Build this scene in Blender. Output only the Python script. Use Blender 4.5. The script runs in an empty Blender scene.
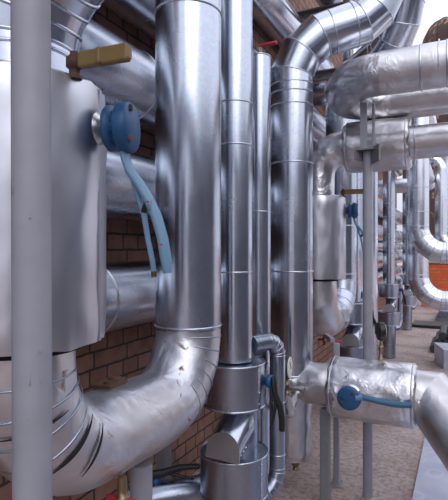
import bpy, bmesh, math, random
from mathutils import Vector, Matrix, noise
random.seed(7)
PI = math.pi
V = Vector
H = 1.5                                   # eye height
F_PX = 488.0
YAW = math.radians(25.8)
SA, CA = math.sin(YAW), math.cos(YAW)
C = bpy.context.scene.collection

def at(px, py, x=None, y=None, d=None):
    """world point on the sight line of a pixel, on the plane x=, y= or at depth d="""
    u = (px-224)/F_PX; v = (248.5-py)/F_PX
    dx = -SA+CA*u; dy = CA+SA*u
    if d is None:
        d = x/dx if x is not None else y/dy
    return V((d*dx, d*dy, H+d*v))

# ------------------------------------------------------------------ materials
def mat(name):
    m = bpy.data.materials.new(name); m.use_nodes = True
    nt = m.node_tree
    b = nt.nodes['Principled BSDF']
    return m, nt, b
def nd(nt, t, **kw):
    n = nt.nodes.new(t)
    for k, v in kw.items():
        if k in n.inputs.keys(): n.inputs[k].default_value = v
        else: setattr(n, k, v)
    return n
def ramp(nt, stops):
    r = nt.nodes.new('ShaderNodeValToRGB')
    els = r.color_ramp.elements
    while len(els) < len(stops): els.new(0.5)
    for e, (p, c) in zip(els, stops):
        e.position = p; e.color = c if len(c) == 4 else (*c, 1)
    return r
def g(v): return (v, v, v, 1)

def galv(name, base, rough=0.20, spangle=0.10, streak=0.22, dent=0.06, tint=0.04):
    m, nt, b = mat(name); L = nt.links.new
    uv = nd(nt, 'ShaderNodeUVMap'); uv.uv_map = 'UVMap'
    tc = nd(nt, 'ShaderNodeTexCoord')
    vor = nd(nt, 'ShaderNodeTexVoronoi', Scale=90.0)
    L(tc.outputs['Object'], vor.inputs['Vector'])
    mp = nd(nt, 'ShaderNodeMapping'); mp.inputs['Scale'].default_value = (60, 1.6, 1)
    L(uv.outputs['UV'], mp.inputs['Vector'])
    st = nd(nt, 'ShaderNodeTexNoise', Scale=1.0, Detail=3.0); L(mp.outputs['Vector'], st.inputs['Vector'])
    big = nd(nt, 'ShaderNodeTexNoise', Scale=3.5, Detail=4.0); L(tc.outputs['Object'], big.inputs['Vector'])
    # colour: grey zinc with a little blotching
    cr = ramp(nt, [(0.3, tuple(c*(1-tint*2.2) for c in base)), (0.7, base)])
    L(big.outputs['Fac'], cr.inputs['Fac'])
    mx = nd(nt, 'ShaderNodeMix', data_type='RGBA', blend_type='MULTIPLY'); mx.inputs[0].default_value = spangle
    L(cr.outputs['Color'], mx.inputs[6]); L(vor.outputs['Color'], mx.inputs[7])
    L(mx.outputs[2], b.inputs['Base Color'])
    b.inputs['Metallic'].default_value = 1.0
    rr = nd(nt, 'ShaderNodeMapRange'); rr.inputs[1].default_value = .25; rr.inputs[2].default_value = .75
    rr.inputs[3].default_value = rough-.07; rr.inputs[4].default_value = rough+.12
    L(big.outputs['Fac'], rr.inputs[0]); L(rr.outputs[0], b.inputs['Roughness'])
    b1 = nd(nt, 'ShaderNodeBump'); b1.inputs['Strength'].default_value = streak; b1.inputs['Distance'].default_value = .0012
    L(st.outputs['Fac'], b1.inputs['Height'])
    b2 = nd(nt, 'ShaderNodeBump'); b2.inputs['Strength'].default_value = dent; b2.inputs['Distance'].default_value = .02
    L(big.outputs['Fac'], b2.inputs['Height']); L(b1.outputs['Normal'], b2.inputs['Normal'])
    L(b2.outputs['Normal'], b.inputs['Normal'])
    return m

def foil(name, base, rough=0.3, crease=0.5, rust=0.0, scale=1.0, vert=False):
    m, nt, b = mat(name); L = nt.links.new
    tc = nd(nt, 'ShaderNodeTexCoord')
    mp = nd(nt, 'ShaderNodeMapping'); L(tc.outputs['Object'], mp.inputs['Vector'])
    mp.inputs['Scale'].default_value = (scale, scale, scale*(.28 if vert else 1))
    n1 = nd(nt, 'ShaderNodeTexNoise', Scale=4.0, Detail=2.0, Distortion=.6); L(mp.outputs['Vector'], n1.inputs['Vector'])
    n2 = nd(nt, 'ShaderNodeTexNoise', Scale=9.0, Detail=2.0, Distortion=.8); L(mp.outputs['Vector'], n2.inputs['Vector'])
    # sparse folds: ridge where the noise crosses its middle, only in patches
    sb = nd(nt, 'ShaderNodeMath', operation='SUBTRACT'); L(n2.outputs['Fac'], sb.inputs[0]); sb.inputs[1].default_value = .5
    ab = nd(nt, 'ShaderNodeMath', operation='ABSOLUTE'); L(sb.outputs[0], ab.inputs[0])
    cr = ramp(nt, [(0.0, g(0)), (0.14, g(1))]); L(ab.outputs[0], cr.inputs['Fac'])
    pt_ = ramp(nt, [(0.48, g(0)), (0.62, g(1))]); L(n1.outputs['Fac'], pt_.inputs['Fac'])
    fold = nd(nt, 'ShaderNodeMath', operation='MULTIPLY'); L(cr.outputs['Color'], fold.inputs[0]); L(pt_.outputs['Color'], fold.inputs[1])
    n3 = nd(nt, 'ShaderNodeTexNoise', Scale=48.0, Detail=4.0, Roughness=.6); L(mp.outputs['Vector'], n3.inputs['Vector'])
    b1 = nd(nt, 'ShaderNodeBump'); b1.inputs['Strength'].default_value = crease*.6; b1.inputs['Distance'].default_value = .006
    L(fold.outputs[0], b1.inputs['Height'])
    b2 = nd(nt, 'ShaderNodeBump'); b2.inputs['Strength'].default_value = crease*.8; b2.inputs['Distance'].default_value = .03
    L(n1.outputs['Fac'], b2.inputs['Height']); L(b1.outputs['Normal'], b2.inputs['Normal'])
    b3 = nd(nt, 'ShaderNodeBump'); b3.inputs['Strength'].default_value = crease*.6; b3.inputs['Distance'].default_value = .003
    L(n3.outputs['Fac'], b3.inputs['Height']); L(b2.outputs['Normal'], b3.inputs['Normal'])
    L(b3.outputs['Normal'], b.inputs['Normal'])
    c1 = ramp(nt, [(0.35, tuple(c*.86 for c in base)), (0.65, base)]); L(n1.outputs['Fac'], c1.inputs['Fac'])
    col = c1.outputs['Color']
    b.inputs['Metallic'].default_value = 1.0
    b.inputs['Roughness'].default_value = rough
    if rust > 0:
        n4 = nd(nt, 'ShaderNodeTexNoise', Scale=11.0, Detail=6.0, Distortion=.8); L(tc.outputs['Object'], n4.inputs['Vector'])
        r3 = ramp(nt, [(0.70-rust*.1, g(0)), (0.76-rust*.1, g(1))]); L(n4.outputs['Fac'], r3.inputs['Fac'])
        mx = nd(nt, 'ShaderNodeMix', data_type='RGBA'); L(r3.outputs['Color'], mx.inputs[0]); L(col, mx.inputs[6])
        mx.inputs[7].default_value = (.22, .10, .05, 1); col = mx.outputs[2]
        inv = nd(nt, 'ShaderNodeMath', operation='SUBTRACT'); inv.inputs[0].default_value = 1.0; L(r3.outputs['Color'], inv.inputs[1])
        L(inv.outputs[0], b.inputs['Metallic'])
        rg = nd(nt, 'ShaderNodeMapRange'); rg.inputs[3].default_value = rough; rg.inputs[4].default_value = .8
        L(r3.outputs['Color'], rg.inputs[0]); L(rg.outputs[0], b.inputs['Roughness'])
    L(col, b.inputs['Base Color'])
    return m

def paint(name, base, rough=.45, wear=.0, wearcol=(.2, .1, .06), metallic=0.0, bump=.15, scale=30.):
    m, nt, b = mat(name); L = nt.links.new
    tc = nd(nt, 'ShaderNodeTexCoord')
    n = nd(nt, 'ShaderNodeTexNoise', Scale=scale, Detail=5.0); L(tc.outputs['Object'], n.inputs['Vector'])
    c = ramp(nt, [(0.3, tuple(x*.86 for x in base)), (0.7, base)]); L(n.outputs['Fac'], c.inputs['Fac'])
    col = c.outputs['Color']
    if wear > 0:
        n2 = nd(nt, 'ShaderNodeTexNoise', Scale=scale*.7, Detail=6.0, Distortion=.5); L(tc.outputs['Object'], n2.inputs['Vector'])
        r = ramp(nt, [(0.70-wear*.2, g(0)), (0.74-wear*.2, g(1))]); L(n2.outputs['Fac'], r.inputs['Fac'])
        mx = nd(nt, 'ShaderNodeMix', data_type='RGBA'); L(r.outputs['Color'], mx.inputs[0]); L(col, mx.inputs[6])
        mx.inputs[7].default_value = (*wearcol, 1); col = mx.outputs[2]
    L(col, b.inputs['Base Color'])
    b.inputs['Roughness'].default_value = rough; b.inputs['Metallic'].default_value = metallic
    bp = nd(nt, 'ShaderNodeBump'); bp.inputs['Strength'].default_value = bump; bp.inputs['Distance'].default_value = .002
    L(n.outputs['Fac'], bp.inputs['Height']); L(bp.outputs['Normal'], b.inputs['Normal'])
    return m

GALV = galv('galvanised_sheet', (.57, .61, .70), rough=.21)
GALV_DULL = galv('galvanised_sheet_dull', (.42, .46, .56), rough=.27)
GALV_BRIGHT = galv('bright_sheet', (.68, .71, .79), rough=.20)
ZINC = galv('matt_zinc', (.52, .52, .55), rough=.48)
BEAD = galv('bead_sheet', (.62, .65, .73), rough=.24, dent=.03)
JACKET = foil('jacket_foil', (.64, .65, .71), rough=.36, crease=.12, vert=True)
FOIL = foil('wrinkled_foil', (.74, .73, .76), rough=.33, crease=.40, scale=2.2)
FOIL_WARM = foil('foil_tape', (.70, .68, .70), rough=.36, crease=.24, scale=1.8)
FOIL_RUST = foil('stained_foil', (.72, .72, .77), rough=.37, crease=.34, rust=.75, scale=1.6)
POST = paint('grey_paint', (.335, .335, .385), rough=.5, wear=.08, wearcol=(.25, .23, .25), scale=14.)
POST_DARK = paint('dark_grey_paint', (.21, .215, .24), rough=.5, wear=.15, wearcol=(.12, .07, .05))
STEEL = paint('bracket_steel', (.22, .21, .22), rough=.5, wear=.3, wearcol=(.10, .07, .06), metallic=.2)
BLUE = paint('blue_enamel', (.014, .090, .225), rough=.45, wear=.2, wearcol=(.012, .04, .09))
LBLUE = paint('pale_blue_enamel', (.16, .30, .45), rough=.42, wear=.22, wearcol=(.10, .17, .25))
TEAL = paint('dull_blue_enamel', (.06, .17, .29), rough=.42, wear=.1, wearcol=(.02, .05, .09))
RED = paint('red_enamel', (.42, .025, .045), rough=.4)
OCHRE = paint('ochre_enamel', (.235, .155, .048), rough=.42, wear=.2, wearcol=(.14, .07, .03))
BRASS = paint('tarnished_brass', (.30, .21, .13), rough=.38, metallic=.8, wear=.2, wearcol=(.08, .05, .03))
NICKEL = paint('nickel', (.45, .42, .40), rough=.3, metallic=.9)
BLACK = paint('black_plastic', (.012, .012, .014), rough=.42)
DARKGAP = paint('dark_gap_shade', (.010, .010, .012), rough=.9)  # near-black standing in for shade in gaps, pipe mouth and under jackets
RUST = paint('rusty_iron', (.10, .05, .032), rough=.8, wear=.4, wearcol=(.035, .02, .015))
WHITE = paint('dial_white', (.75, .73, .70), rough=.5)
ADDED_WALL = paint('added_wall_grey', (.30, .315, .36), rough=.8, scale=4.)  # cool grey of the added unseen wall, for the pipes to reflect
SILO = paint('rust_red_panels', (.055, .026, .022), rough=.75, wear=.5, wearcol=(.32, .17, .11), scale=2.5)
ROD = paint('black_pipe_plastic', (.045, .045, .052), rough=.5)
CONC = paint('pale_concrete', (.42, .41, .41), rough=.85, scale=6.)

def brick_mat(name, c1, c2, mortar, bw, rh, dirt=.5, squash=True, bump=.6):
    m, nt, b = mat(name); L = nt.links.new
    tc = nd(nt, 'ShaderNodeTexCoord')
    sep = nd(nt, 'ShaderNodeSeparateXYZ'); L(tc.outputs['Object'], sep.inputs[0])
    com = nd(nt, 'ShaderNodeCombineXYZ')
    sm = nd(nt, 'ShaderNodeMath', operation='ADD'); L(sep.outputs['X'], sm.inputs[0]); L(sep.outputs['Y'], sm.inputs[1])
    L(sm.outputs[0], com.inputs['X']); L(sep.outputs['Z'], com.inputs['Y'])
    n0 = nd(nt, 'ShaderNodeTexNoise', Scale=14.0, Detail=3.0); L(tc.outputs['Object'], n0.inputs['Vector'])
    wob = nd(nt, 'ShaderNodeMix', data_type='RGBA', blend_type='LINEAR_LIGHT'); wob.inputs[0].default_value = .006
    L(com.outputs[0], wob.inputs[6]); L(n0.outputs['Color'], wob.inputs[7])
    br = nd(nt, 'ShaderNodeTexBrick', Scale=1.0)
    br.inputs['Color1'].default_value = (*c1, 1); br.inputs['Color2'].default_value = (*c2, 1)
    br.inputs['Mortar'].default_value = (*mortar, 1)
    br.inputs['Mortar Size'].default_value = .0065; br.inputs['Mortar Smooth'].default_value = .2
    br.inputs['Brick Width'].default_value = bw; br.inputs['Row Height'].default_value = rh
    if squash: br.squash = .5; br.squash_frequency = 2; br.offset = .25
    L(wob.outputs[2], br.inputs['Vector'])
    n1 = nd(nt, 'ShaderNodeTexNoise', Scale=6.0, Detail=7.0, Roughness=.65); L(tc.outputs['Object'], n1.inputs['Vector'])
    r1 = ramp(nt, [(0.35, g(.45)), (0.65, g(1.1))]); L(n1.outputs['Fac'], r1.inputs['Fac'])
    mx = nd(nt, 'ShaderNodeMix', data_type='RGBA', blend_type='MULTIPLY'); mx.inputs[0].default_value = dirt
    L(br.outputs['Color'], mx.inputs[6]); L(r1.outputs['Color'], mx.inputs[7])
    L(mx.outputs[2], b.inputs['Base Color'])
    b.inputs['Roughness'].default_value = .85
    inv = nd(nt, 'ShaderNodeMath', operation='SUBTRACT'); inv.inputs[0].default_value = 1.0; L(br.outputs['Fac'], inv.inputs[1])
    ad = nd(nt, 'ShaderNodeMath', operation='MULTIPLY_ADD'); L(n1.outputs['Fac'], ad.inputs[0]); ad.inputs[1].default_value = .5; L(inv.outputs[0], ad.inputs[2])
    bp = nd(nt, 'ShaderNodeBump'); bp.inputs['Strength'].default_value = bump; bp.inputs['Distance'].default_value = .01
    L(ad.outputs[0], bp.inputs['Height']); L(bp.outputs['Normal'], b.inputs['Normal'])
    return m
BRICK = brick_mat('brown_brick', (.36, .19, .135), (.27, .135, .10), (.055, .05, .05), .26, .083, dirt=.75)
BRICK_OR = brick_mat('orange_brick', (.78, .17, .05), (.66, .12, .04), (.30, .13, .09), .26, .085, dirt=.2)

def ground_mat():
    m, nt, b = mat('trodden_earth'); L = nt.links.new
    tc = nd(nt, 'ShaderNodeTexCoord')
    n1 = nd(nt, 'ShaderNodeTexNoise', Scale=1.6, Detail=8.0, Roughness=.62, Distortion=.4); L(tc.outputs['Object'], n1.inputs['Vector'])
    n2 = nd(nt, 'ShaderNodeTexNoise', Scale=28.0, Detail=6.0, Roughness=.7); L(tc.outputs['Object'], n2.inputs['Vector'])
    c = ramp(nt, [(0.30, (.34, .22, .18)), (0.48, (.46, .365, .34)), (0.62, (.56, .47, .45)), (0.75, (.44, .32, .28))])
    L(n1.outputs['Fac'], c.inputs['Fac'])
    r2 = ramp(nt, [(0.38, g(.42)), (0.54, g(1.0))]); L(n2.outputs['Fac'], r2.inputs['Fac'])
    mx = nd(nt, 'ShaderNodeMix', data_type='RGBA', blend_type='MULTIPLY'); mx.inputs[0].default_value = .7
    L(c.outputs['Color'], mx.inputs[6]); L(r2.outputs['Color'], mx.inputs[7])
    L(mx.outputs[2], b.inputs['Base Color']); b.inputs['Roughness'].default_value = .9
    bp = nd(nt, 'ShaderNodeBump'); bp.inputs['Strength'].default_value = .6; bp.inputs['Distance'].default_value = .02
    L(n2.outputs['Fac'], bp.inputs['Height']); L(bp.outputs['Normal'], b.inputs['Normal'])
    return m
GROUND = ground_mat()

def sheet_mat():
    m, nt, b = mat('water_marked_zinc_sheet'); L = nt.links.new
    tc = nd(nt, 'ShaderNodeTexCoord')
    v = nd(nt, 'ShaderNodeTexVoronoi', Scale=7.0); v.inputs['Randomness'].default_value = 1.0
    L(tc.outputs['Object'], v.inputs['Vector'])
    r = ramp(nt, [(0.22, g(.0)), (0.30, g(1.)), (0.36, g(.85)), (.44, g(0))]); L(v.outputs['Distance'], r.inputs['Fac'])
    n = nd(nt, 'ShaderNodeTexNoise', Scale=5.0, Detail=6.0); L(tc.outputs['Object'], n.inputs['Vector'])
    c = ramp(nt, [(0.3, (.42, .44, .55)), (0.7, (.56, .58, .69))]); L(n.outputs['Fac'], c.inputs['Fac'])
    mu = nd(nt, 'ShaderNodeMath', operation='MULTIPLY'); L(r.outputs['Color'], mu.inputs[0]); mu.inputs[1].default_value = .3
    mx = nd(nt, 'ShaderNodeMix', data_type='RGBA'); L(mu.outputs[0], mx.inputs[0]); L(c.outputs['Color'], mx.inputs[6])
    mx.inputs[7].default_value = (.72, .74, .82, 1)
    L(mx.outputs[2], b.inputs['Base Color']); b.inputs['Roughness'].default_value = .45; b.inputs['Metallic'].default_value = .35
    return m
SHEET = sheet_mat()

# ------------------------------------------------------------------ mesh helpers
class MB:
    def __init__(s): s.v = []; s.f = []; s.uv = []; s.sm = []
    def add(s, verts, faces, uvs=None, smooth=True):
        o = len(s.v); s.v += [V(p) for p in verts]
        for i, f in enumerate(faces):
            s.f.append([o+k for k in f]); s.sm.append(smooth)
            s.uv.append(uvs[i] if uvs else [(0, 0)]*len(f))
        return s
    def box(s, c, size, rot=None):
        c = V(c); hx, hy, hz = (k/2 for k in size)
        R = rot or Matrix.Identity(3); b = min(hx, hy, hz)*.18
        bm = bmesh.new(); bmesh.ops.create_cube(bm, size=1)
        for v in bm.verts: v.co = V((v.co.x*2*hx, v.co.y*2*hy, v.co.z*2*hz))
        bmesh.ops.bevel(bm, geom=bm.edges[:], offset=b, segments=1, affect='EDGES')
        bm.verts.index_update()
        s.add([c+R@v.co for v in bm.verts], [[v.index for v in f.verts] for f in bm.faces], smooth=False); bm.free()
        return s
    def rings(s, rings, closed_ends=(True, True), vlen=None, r=.1, smooth=True):
        n = len(rings[0]); o = len(s.v); vlen = vlen or [0]*len(rings)
        for rg in rings: s.v += [V(p) for p in rg]
        for i in range(len(rings)-1):
            for k in range(n):
                k2 = (k+1) % n
                s.f.append([o+i*n+k, o+i*n+k2, o+(i+1)*n+k2, o+(i+1)*n+k]); s.sm.append(smooth)
                u0 = k/n*2*PI*r; u1 = (k+1)/n*2*PI*r
                s.uv.append([(u0, vlen[i]), (u1, vlen[i]), (u1, vlen[i+1]), (u0, vlen[i+1])])
        for e, i in ((0, 0), (1, len(rings)-1)):
            if closed_ends[e]:
                o2 = len(s.v); s.v += [V(p) for p in rings[i]]
                f = list(range(o2, o2+n)); s.f.append(f if e else f[::-1]); s.sm.append(False); s.uv.append([(0, 0)]*n)
        return s
    def build(s, name, material, parent=None, org=None):
        me = bpy.data.meshes.new(name)
        o_ = V(org) if org is not None else (V(parent['_o']) if parent is not None else V((0, 0, 0)))
        me.from_pydata([tuple(p-o_) for p in s.v], [], s.f)
        me.polygons.foreach_set('use_smooth', s.sm)
        ul = me.uv_layers.new(name='UVMap')
        flat = [c for f in s.uv for p in f for c in p]
        ul.data.foreach_set('uv', flat)
        me.materials.append(material); me.update()
        ob = bpy.data.objects.new(name, me); C.objects.link(ob)
        if parent is not None:
            ob.parent = parent; ob['_o'] = tuple(o_)
        else:
            ob.location = o_; ob['_o'] = tuple(o_)
        return ob

def frame(t):
    t = V(t).normalized()
    a = V((0, 0, 1)) if abs(t.z) < .9 else V((0, 1, 0))
    n = (a-t*a.dot(t)).normalized(); return n, t.cross(n).normalized()

def sweep(pts, r, seg=32, t0=None, t1=None, n0=None, disp=None, sharp=False):
    """rings along a polyline with mitred joints; r number or list"""
    pts = [V(p) for p in pts]; N = len(pts)
    dirs = [(pts[i+1]-pts[i]).normalized() for i in range(N-1)]
    rs = r if isinstance(r, (list, tuple)) else [r]*N
    n = V(n0) if n0 is not None else frame(dirs[0])[0]
    out = []
    for i in range(N):
        din = dirs[max(i-1, 0)]
        if i == 0: t = V(t0).normalized() if t0 is not None else dirs[0]
        elif i == N-1: t = V(t1).normalized() if t1 is not None else dirs[-1]
        else: t = (dirs[i-1]+dirs[i]).normalized()
        n = (n-din*n.dot(din)).normalized(); b = din.cross(n)
        ring = []
        for k in range(seg):
            a = 2*PI*k/seg
            o = (n*math.cos(a)+b*math.sin(a))*rs[i]
            q = o+din*(-(o.dot(t))/din.dot(t))
            p = pts[i]+q
            if disp: p = p+o.normalized()*disp(p, a)
            ring.append(p)
        out.append(ring)
        if i < N-1 and i > 0:                      # carry the frame through the joint
            rot = dirs[i-1].rotation_difference(dirs[i]); n = rot@n
    return out, n
def tube(mb, pts, r, seg=12, caps=True):
    rg, _ = sweep(pts, r, seg)
    mb.rings(rg, (caps, caps), r=.02); return mb
def bead(mb, ring, c, w=.005, k=6):
    """a rolled bead round a ring of points"""
    n = len(ring); c = V(c)
    e = [(V(p)-c) for p in ring]
    ax = e[0].cross(e[n//4]).normalized()
    rr = []
    for p, o in zip(ring, e):
        on = o.normalized()
        rr.append([V(p)+on*(math.cos(2*PI*j/k)*w)+ax*(math.sin(2*PI*j/k)*w*1.3) for j in range(k)])
    o = len(mb.v)
    for x in rr: mb.v += x
    for i in range(n):
        for j in range(k):
            i2 = (i+1) % n; j2 = (j+1) % k
            mb.f.append([o+i*k+j, o+i2*k+j, o+i2*k+j2, o+i*k+j2]); mb.sm.append(True); mb.uv.append([(0, 0)]*4)
def circle(c, t, r, seg=40):
    n, b = frame(t)
    return [V(c)+(n*math.cos(2*PI*k/seg)+b*math.sin(2*PI*k/seg))*r for k in range(seg)]
def cyl(mb, p0, p1, r0, r1=None, seg=24, round_=0.0):
    p0, p1 = V(p0), V(p1); r1 = r0 if r1 is None else r1
    if round_ > 0:
        d = (p1-p0).normalized(); e = round_
        pts = [p0, p0+d*e*.3, p0+d*e, p1-d*e, p1-d*e*.3, p1]; rs = [r0-e, r0-e*.3, r0, r1, r1-e*.3, r1-e]
    else: pts = [p0, p1]; rs = [r0, r1]
    n, b = frame(p1-p0)
    rg = [[q+(n*math.cos(2*PI*k/seg)+b*math.sin(2*PI*k/seg))*rr for k in range(seg)] for q, rr in zip(pts, rs)]
    mb.rings(rg, (True, True), r=r0, vlen=[(q-p0).length for q in pts]); return mb
def lathe(mb, c, axis, prof, seg=24):
    """prof = [(distance along axis, radius)]"""
    c = V(c); ax = V(axis).normalized(); n, b = frame(ax)
    mb.rings([[c+ax*h+(n*math.cos(2*PI*k/seg)+b*math.sin(2*PI*k/seg))*max(rr, 1e-4) for k in range(seg)] for h, rr in prof], (True, True), r=.05)
    return mb

def thing(name, label, cat, loc, group=None):
    o = bpy.data.objects.new(name, None); C.objects.link(o); o.empty_display_size = .05
    o.location = loc; o['_o'] = tuple(loc); o['label'] = label; o['category'] = cat
    if group: o['group'] = group
    return o
def tag(o, label, cat, group=None, kind=None):
    if label: o['label'] = label
    if cat: o['category'] = cat
    if group: o['group'] = group
    if kind: o['kind'] = kind
    return o

def wrink(amp, freq, seed=0):
    s = V((seed*3.1, seed*1.7, seed*.9))
    def f(p, a):
        q = p*freq+s
        return amp*(noise.noise(q)+.5*noise.noise(q*2.3)+.9*(abs(noise.noise(q*.8))-.25))
    return f

def corners(pts, rads):
    """split a cornered centre line into straights and arcs"""
    pts = [V(p) for p in pts]; secs = []; cur = pts[0]
    for i in range(1, len(pts)-1):
        a = (pts[i]-pts[i-1]).normalized(); b = (pts[i+1]-pts[i]).normalized()
        ang = a.angle(b); R = rads[i-1]; L = R*math.tan(ang/2)
        s = pts[i]-a*L; e = pts[i]+b*L
        if (s-cur).length > 1e-4: secs.append(('s', cur, s, a))
        ax = a.cross(b).normalized(); cen = s+ax.cross(a)*R
        secs.append(('e', s, e, a, b, cen, ax, ang, R)); cur = e
    a = (pts[-1]-cur).normalized()
    if (pts[-1]-cur).length > 1e-4: secs.append(('s', cur, pts[-1], a))
    return secs

def pipe(name, label, cat, pts, rads, r, m, group=None, gores=5, bands=(), elbow_mat=None, smooth_elbow=False, crinkle=None,
         seam=None, seam_ring=True, bead_w=.004, root=None, elbow_bead=True, caps=(True, True), seg=44, open_seams=(), joint=True, elbow_crinkle=None):
    """a clad pipe run; bands = distances from the first point along the straights (measured on the whole centre line)"""
    root = root or thing(name, label, cat, pts[0], group)
    secs = corners(pts, rads); s0 = 0.0; n0 = None
    for si, s in enumerate(secs):
        if s[0] == 's':
            L = (s[2]-s[1]).length
            k = 1 if not crinkle else max(2, int(L/.018))
            line = [s[1].lerp(s[2], i/k) for i in range(k+1)]
            rg, n0 = sweep(line, r, seg, n0=n0, disp=crinkle)
            mb = MB(); mb.rings(rg, (caps[0] and si == 0, caps[1] and si == len(secs)-1), [s0+L*i/k for i in range(k+1)], r)
            mb.build('cladding', m, root)
            for bd in bands:
                if s0 <= bd <= s0+L:
                    q = MB(); c = s[1]+s[3]*(bd-s0); bead(q, circle(c, s[3], r+.001, seg), c, bead_w); q.build('joint_bead', BEAD, root)
            if seam is not None and not crinkle:
                n, b = frame(s[3]); d = n*math.cos(seam)+b*math.sin(seam); tt = s[3].cross(d)
                q = MB(); w = .007
                a0 = s[1]+d*(r-.001)
                q.add([a0-tt*w, a0+tt*w, a0+tt*w+d*.003, a0-tt*w+d*.003]+[x+s[3]*L for x in (a0-tt*w, a0+tt*w, a0+tt*w+d*.003, a0-tt*w+d*.003)],
                      [(0, 1, 5, 4), (1, 2, 6, 5), (2, 3, 7, 6), (3, 0, 4, 7), (3, 2, 1, 0), (4, 5, 6, 7)], smooth=False)
                for j in range(1, int(L/.09)):
                    p = a0+s[3]*(j*.09)+d*.003; lathe(q, p, d, [(0, .0035), (.0015, .0028), (.002, 0)], 6)
                q.build('lap_seam', BEAD, root)
            s0 += L
        else:
            _, p0, p1, a, b, cen, ax, ang, R = s
            L = R*ang
            if smooth_elbow:
                k = 16 if not (crinkle or elbow_crinkle) else max(16, int(L/.014))
                arc = [cen+Matrix.Rotation(ang*i/k, 3, ax)@(p0-cen) for i in range(k+1)]
            else:
                dl = ang/gores
                arc = [p0]+[cen+Matrix.Rotation(dl*(i+.5), 3, ax)@((p0-cen)/math.cos(dl/2)) for i in range(gores)]+[p1]
            rg, n0 = sweep(arc, r, seg, t0=a, t1=b, n0=n0, disp=elbow_crinkle or crinkle)
            mb = MB()
            cp = (caps[0] and si == 0, caps[1] and si == len(secs)-1)
            if smooth_elbow:
                mb.rings(rg, cp, [s0+L*i/(len(arc)-1) for i in range(len(arc))], r)
            else:
                for i in range(len(rg)-1):
                    mb.rings(rg[i:i+2], (cp[0] and i == 0, cp[1] and i == len(rg)-2), [s0+L*i/len(arc), s0+L*(i+1)/len(arc)], r)
            mb.build('elbow_cladding', elbow_mat or m, root)
            if not smooth_elbow and elbow_bead:
                for i in range(0, len(rg)):
                    if i in (0, len(rg)-1) and not joint: continue
                    q = MB(); bead(q, [arc[i]+(p-arc[i])*1.004 for p in rg[i]], arc[i], bead_w*.8); q.build('joint_bead', BEAD, root)
            for (j, k0, k1) in open_seams:
                if j < len(rg):
                    q = MB(); k1_ = k1
                    pl = [arc[j]+(rg[j][k % seg]-arc[j])*1.006 for k in range(k0, k1_)]
                    tp = [.0035*math.sin(PI*(i+.3)/(len(pl)+.6))+.0005 for i in range(len(pl))]
                    rg2, _ = sweep(pl, tp, 6); q.rings(rg2); q.build('open_seam', DARKGAP, root)
            s0 += L
    return root

# ------------------------------------------------------------------ the setting
def struct(name, mb, m, org=(0, 0, 0)):
    o = mb.build(name, m, None, org); o['kind'] = 'structure'; return o
WX = -1.6
mb = MB(); mb.add([(-40, -40, 0), (40, -40, 0), (40, 60, 0), (-40, 60, 0), (-40, -40, -.2), (40, -40, -.2), (40, 60, -.2), (-40, 60, -.2)],
                  [(0, 1, 2, 3), (7, 6, 5, 4), (0, 4, 5, 1), (1, 5, 6, 2), (2, 6, 7, 3), (3, 7, 4, 0)], smooth=False)
struct('floor', mb, GROUND)
def plainbox(lo, hi):
    x0, y0, z0 = lo; x1, y1, z1 = hi
    return MB().add([(x0, y0, z0), (x1, y0, z0), (x1, y1, z0), (x0, y1, z0), (x0, y0, z1), (x1, y0, z1), (x1, y1, z1), (x0, y1, z1)],
                    [(3, 2, 1, 0), (4, 5, 6, 7), (0, 1, 5, 4), (1, 2, 6, 5), (2, 3, 7, 6), (3, 0, 4, 7)], smooth=False)
struct('wall_left', plainbox((WX-.4, -5, 0), (WX, 14.5, 6.4)), BRICK)

struct('added_reflection_wall', plainbox((2.5, -5, 0), (2.9, 4.4, 2.9)), ADDED_WALL)  # unseen wall, added to give the pipes a dark reflection; right-hand pipes end here
# ------------------------------------------------------------------ pipes along the wall
PXW = -1.42
def wallpipe(label, x, z, r, y0, y1, bands, seam, m=GALV, end_dark=False):
    t = pipe('wall_pipe', label, 'pipe', [(x, y0, z), (x, y1, z)], [], r, m, 'long pipes along the brick wall', bands=[b-y0 for b in bands], seam=seam)
    if end_dark:
        q = MB(); cyl(q, (x, y1, z), (x, y1+.004, z), r*.93); q.build('mouth_shade_disc', DARKGAP, t)  # dark disc on the closed end, painted as the shaded hollow
    return t
ALLB = lambda s: [s+1.0*i for i in range(-4, 14) if -4 < s+1.0*i < 13]
wallpipe('lower silver wall pipe level with the bottom of the near valve jacket', PXW, H-.215, .155, -4.5, 13.5, ALLB(1.62), 4.72)
wallpipe('middle silver wall pipe passing behind the pale blue lever', PXW, H+.297, .16, -4.5, 13.5, ALLB(1.05), 4.9)
wallpipe('silver wall pipe behind the ochre lever with a riveted seam', PXW, H+.775, .17, -4.5, 13.5, ALLB(.9), 4.9)
wp = wallpipe('upper wall pipe ending in an open dark mouth past the first offset pipe', PXW, H+1.28, .165, -4.5, 5.55, ALLB(.2), 4.9, end_dark=True)
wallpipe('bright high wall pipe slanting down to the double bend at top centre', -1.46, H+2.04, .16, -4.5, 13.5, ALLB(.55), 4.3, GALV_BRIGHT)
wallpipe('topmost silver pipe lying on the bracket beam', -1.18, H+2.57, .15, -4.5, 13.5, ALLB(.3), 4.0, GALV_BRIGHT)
wallpipe('slim far wall pipe between the middle and lower ones, starting beyond the double bend', PXW+.02, H+.038, .085, 5.8, 13.5, [6.6, 7.8, 9., 10.], 4.8)
wallpipe('lowest far wall pipe, starting beyond the double bend', PXW, H-.56, .13, 5.8, 13.5, [6.3, 7.5, 8.7, 10.], 4.8)
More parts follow.
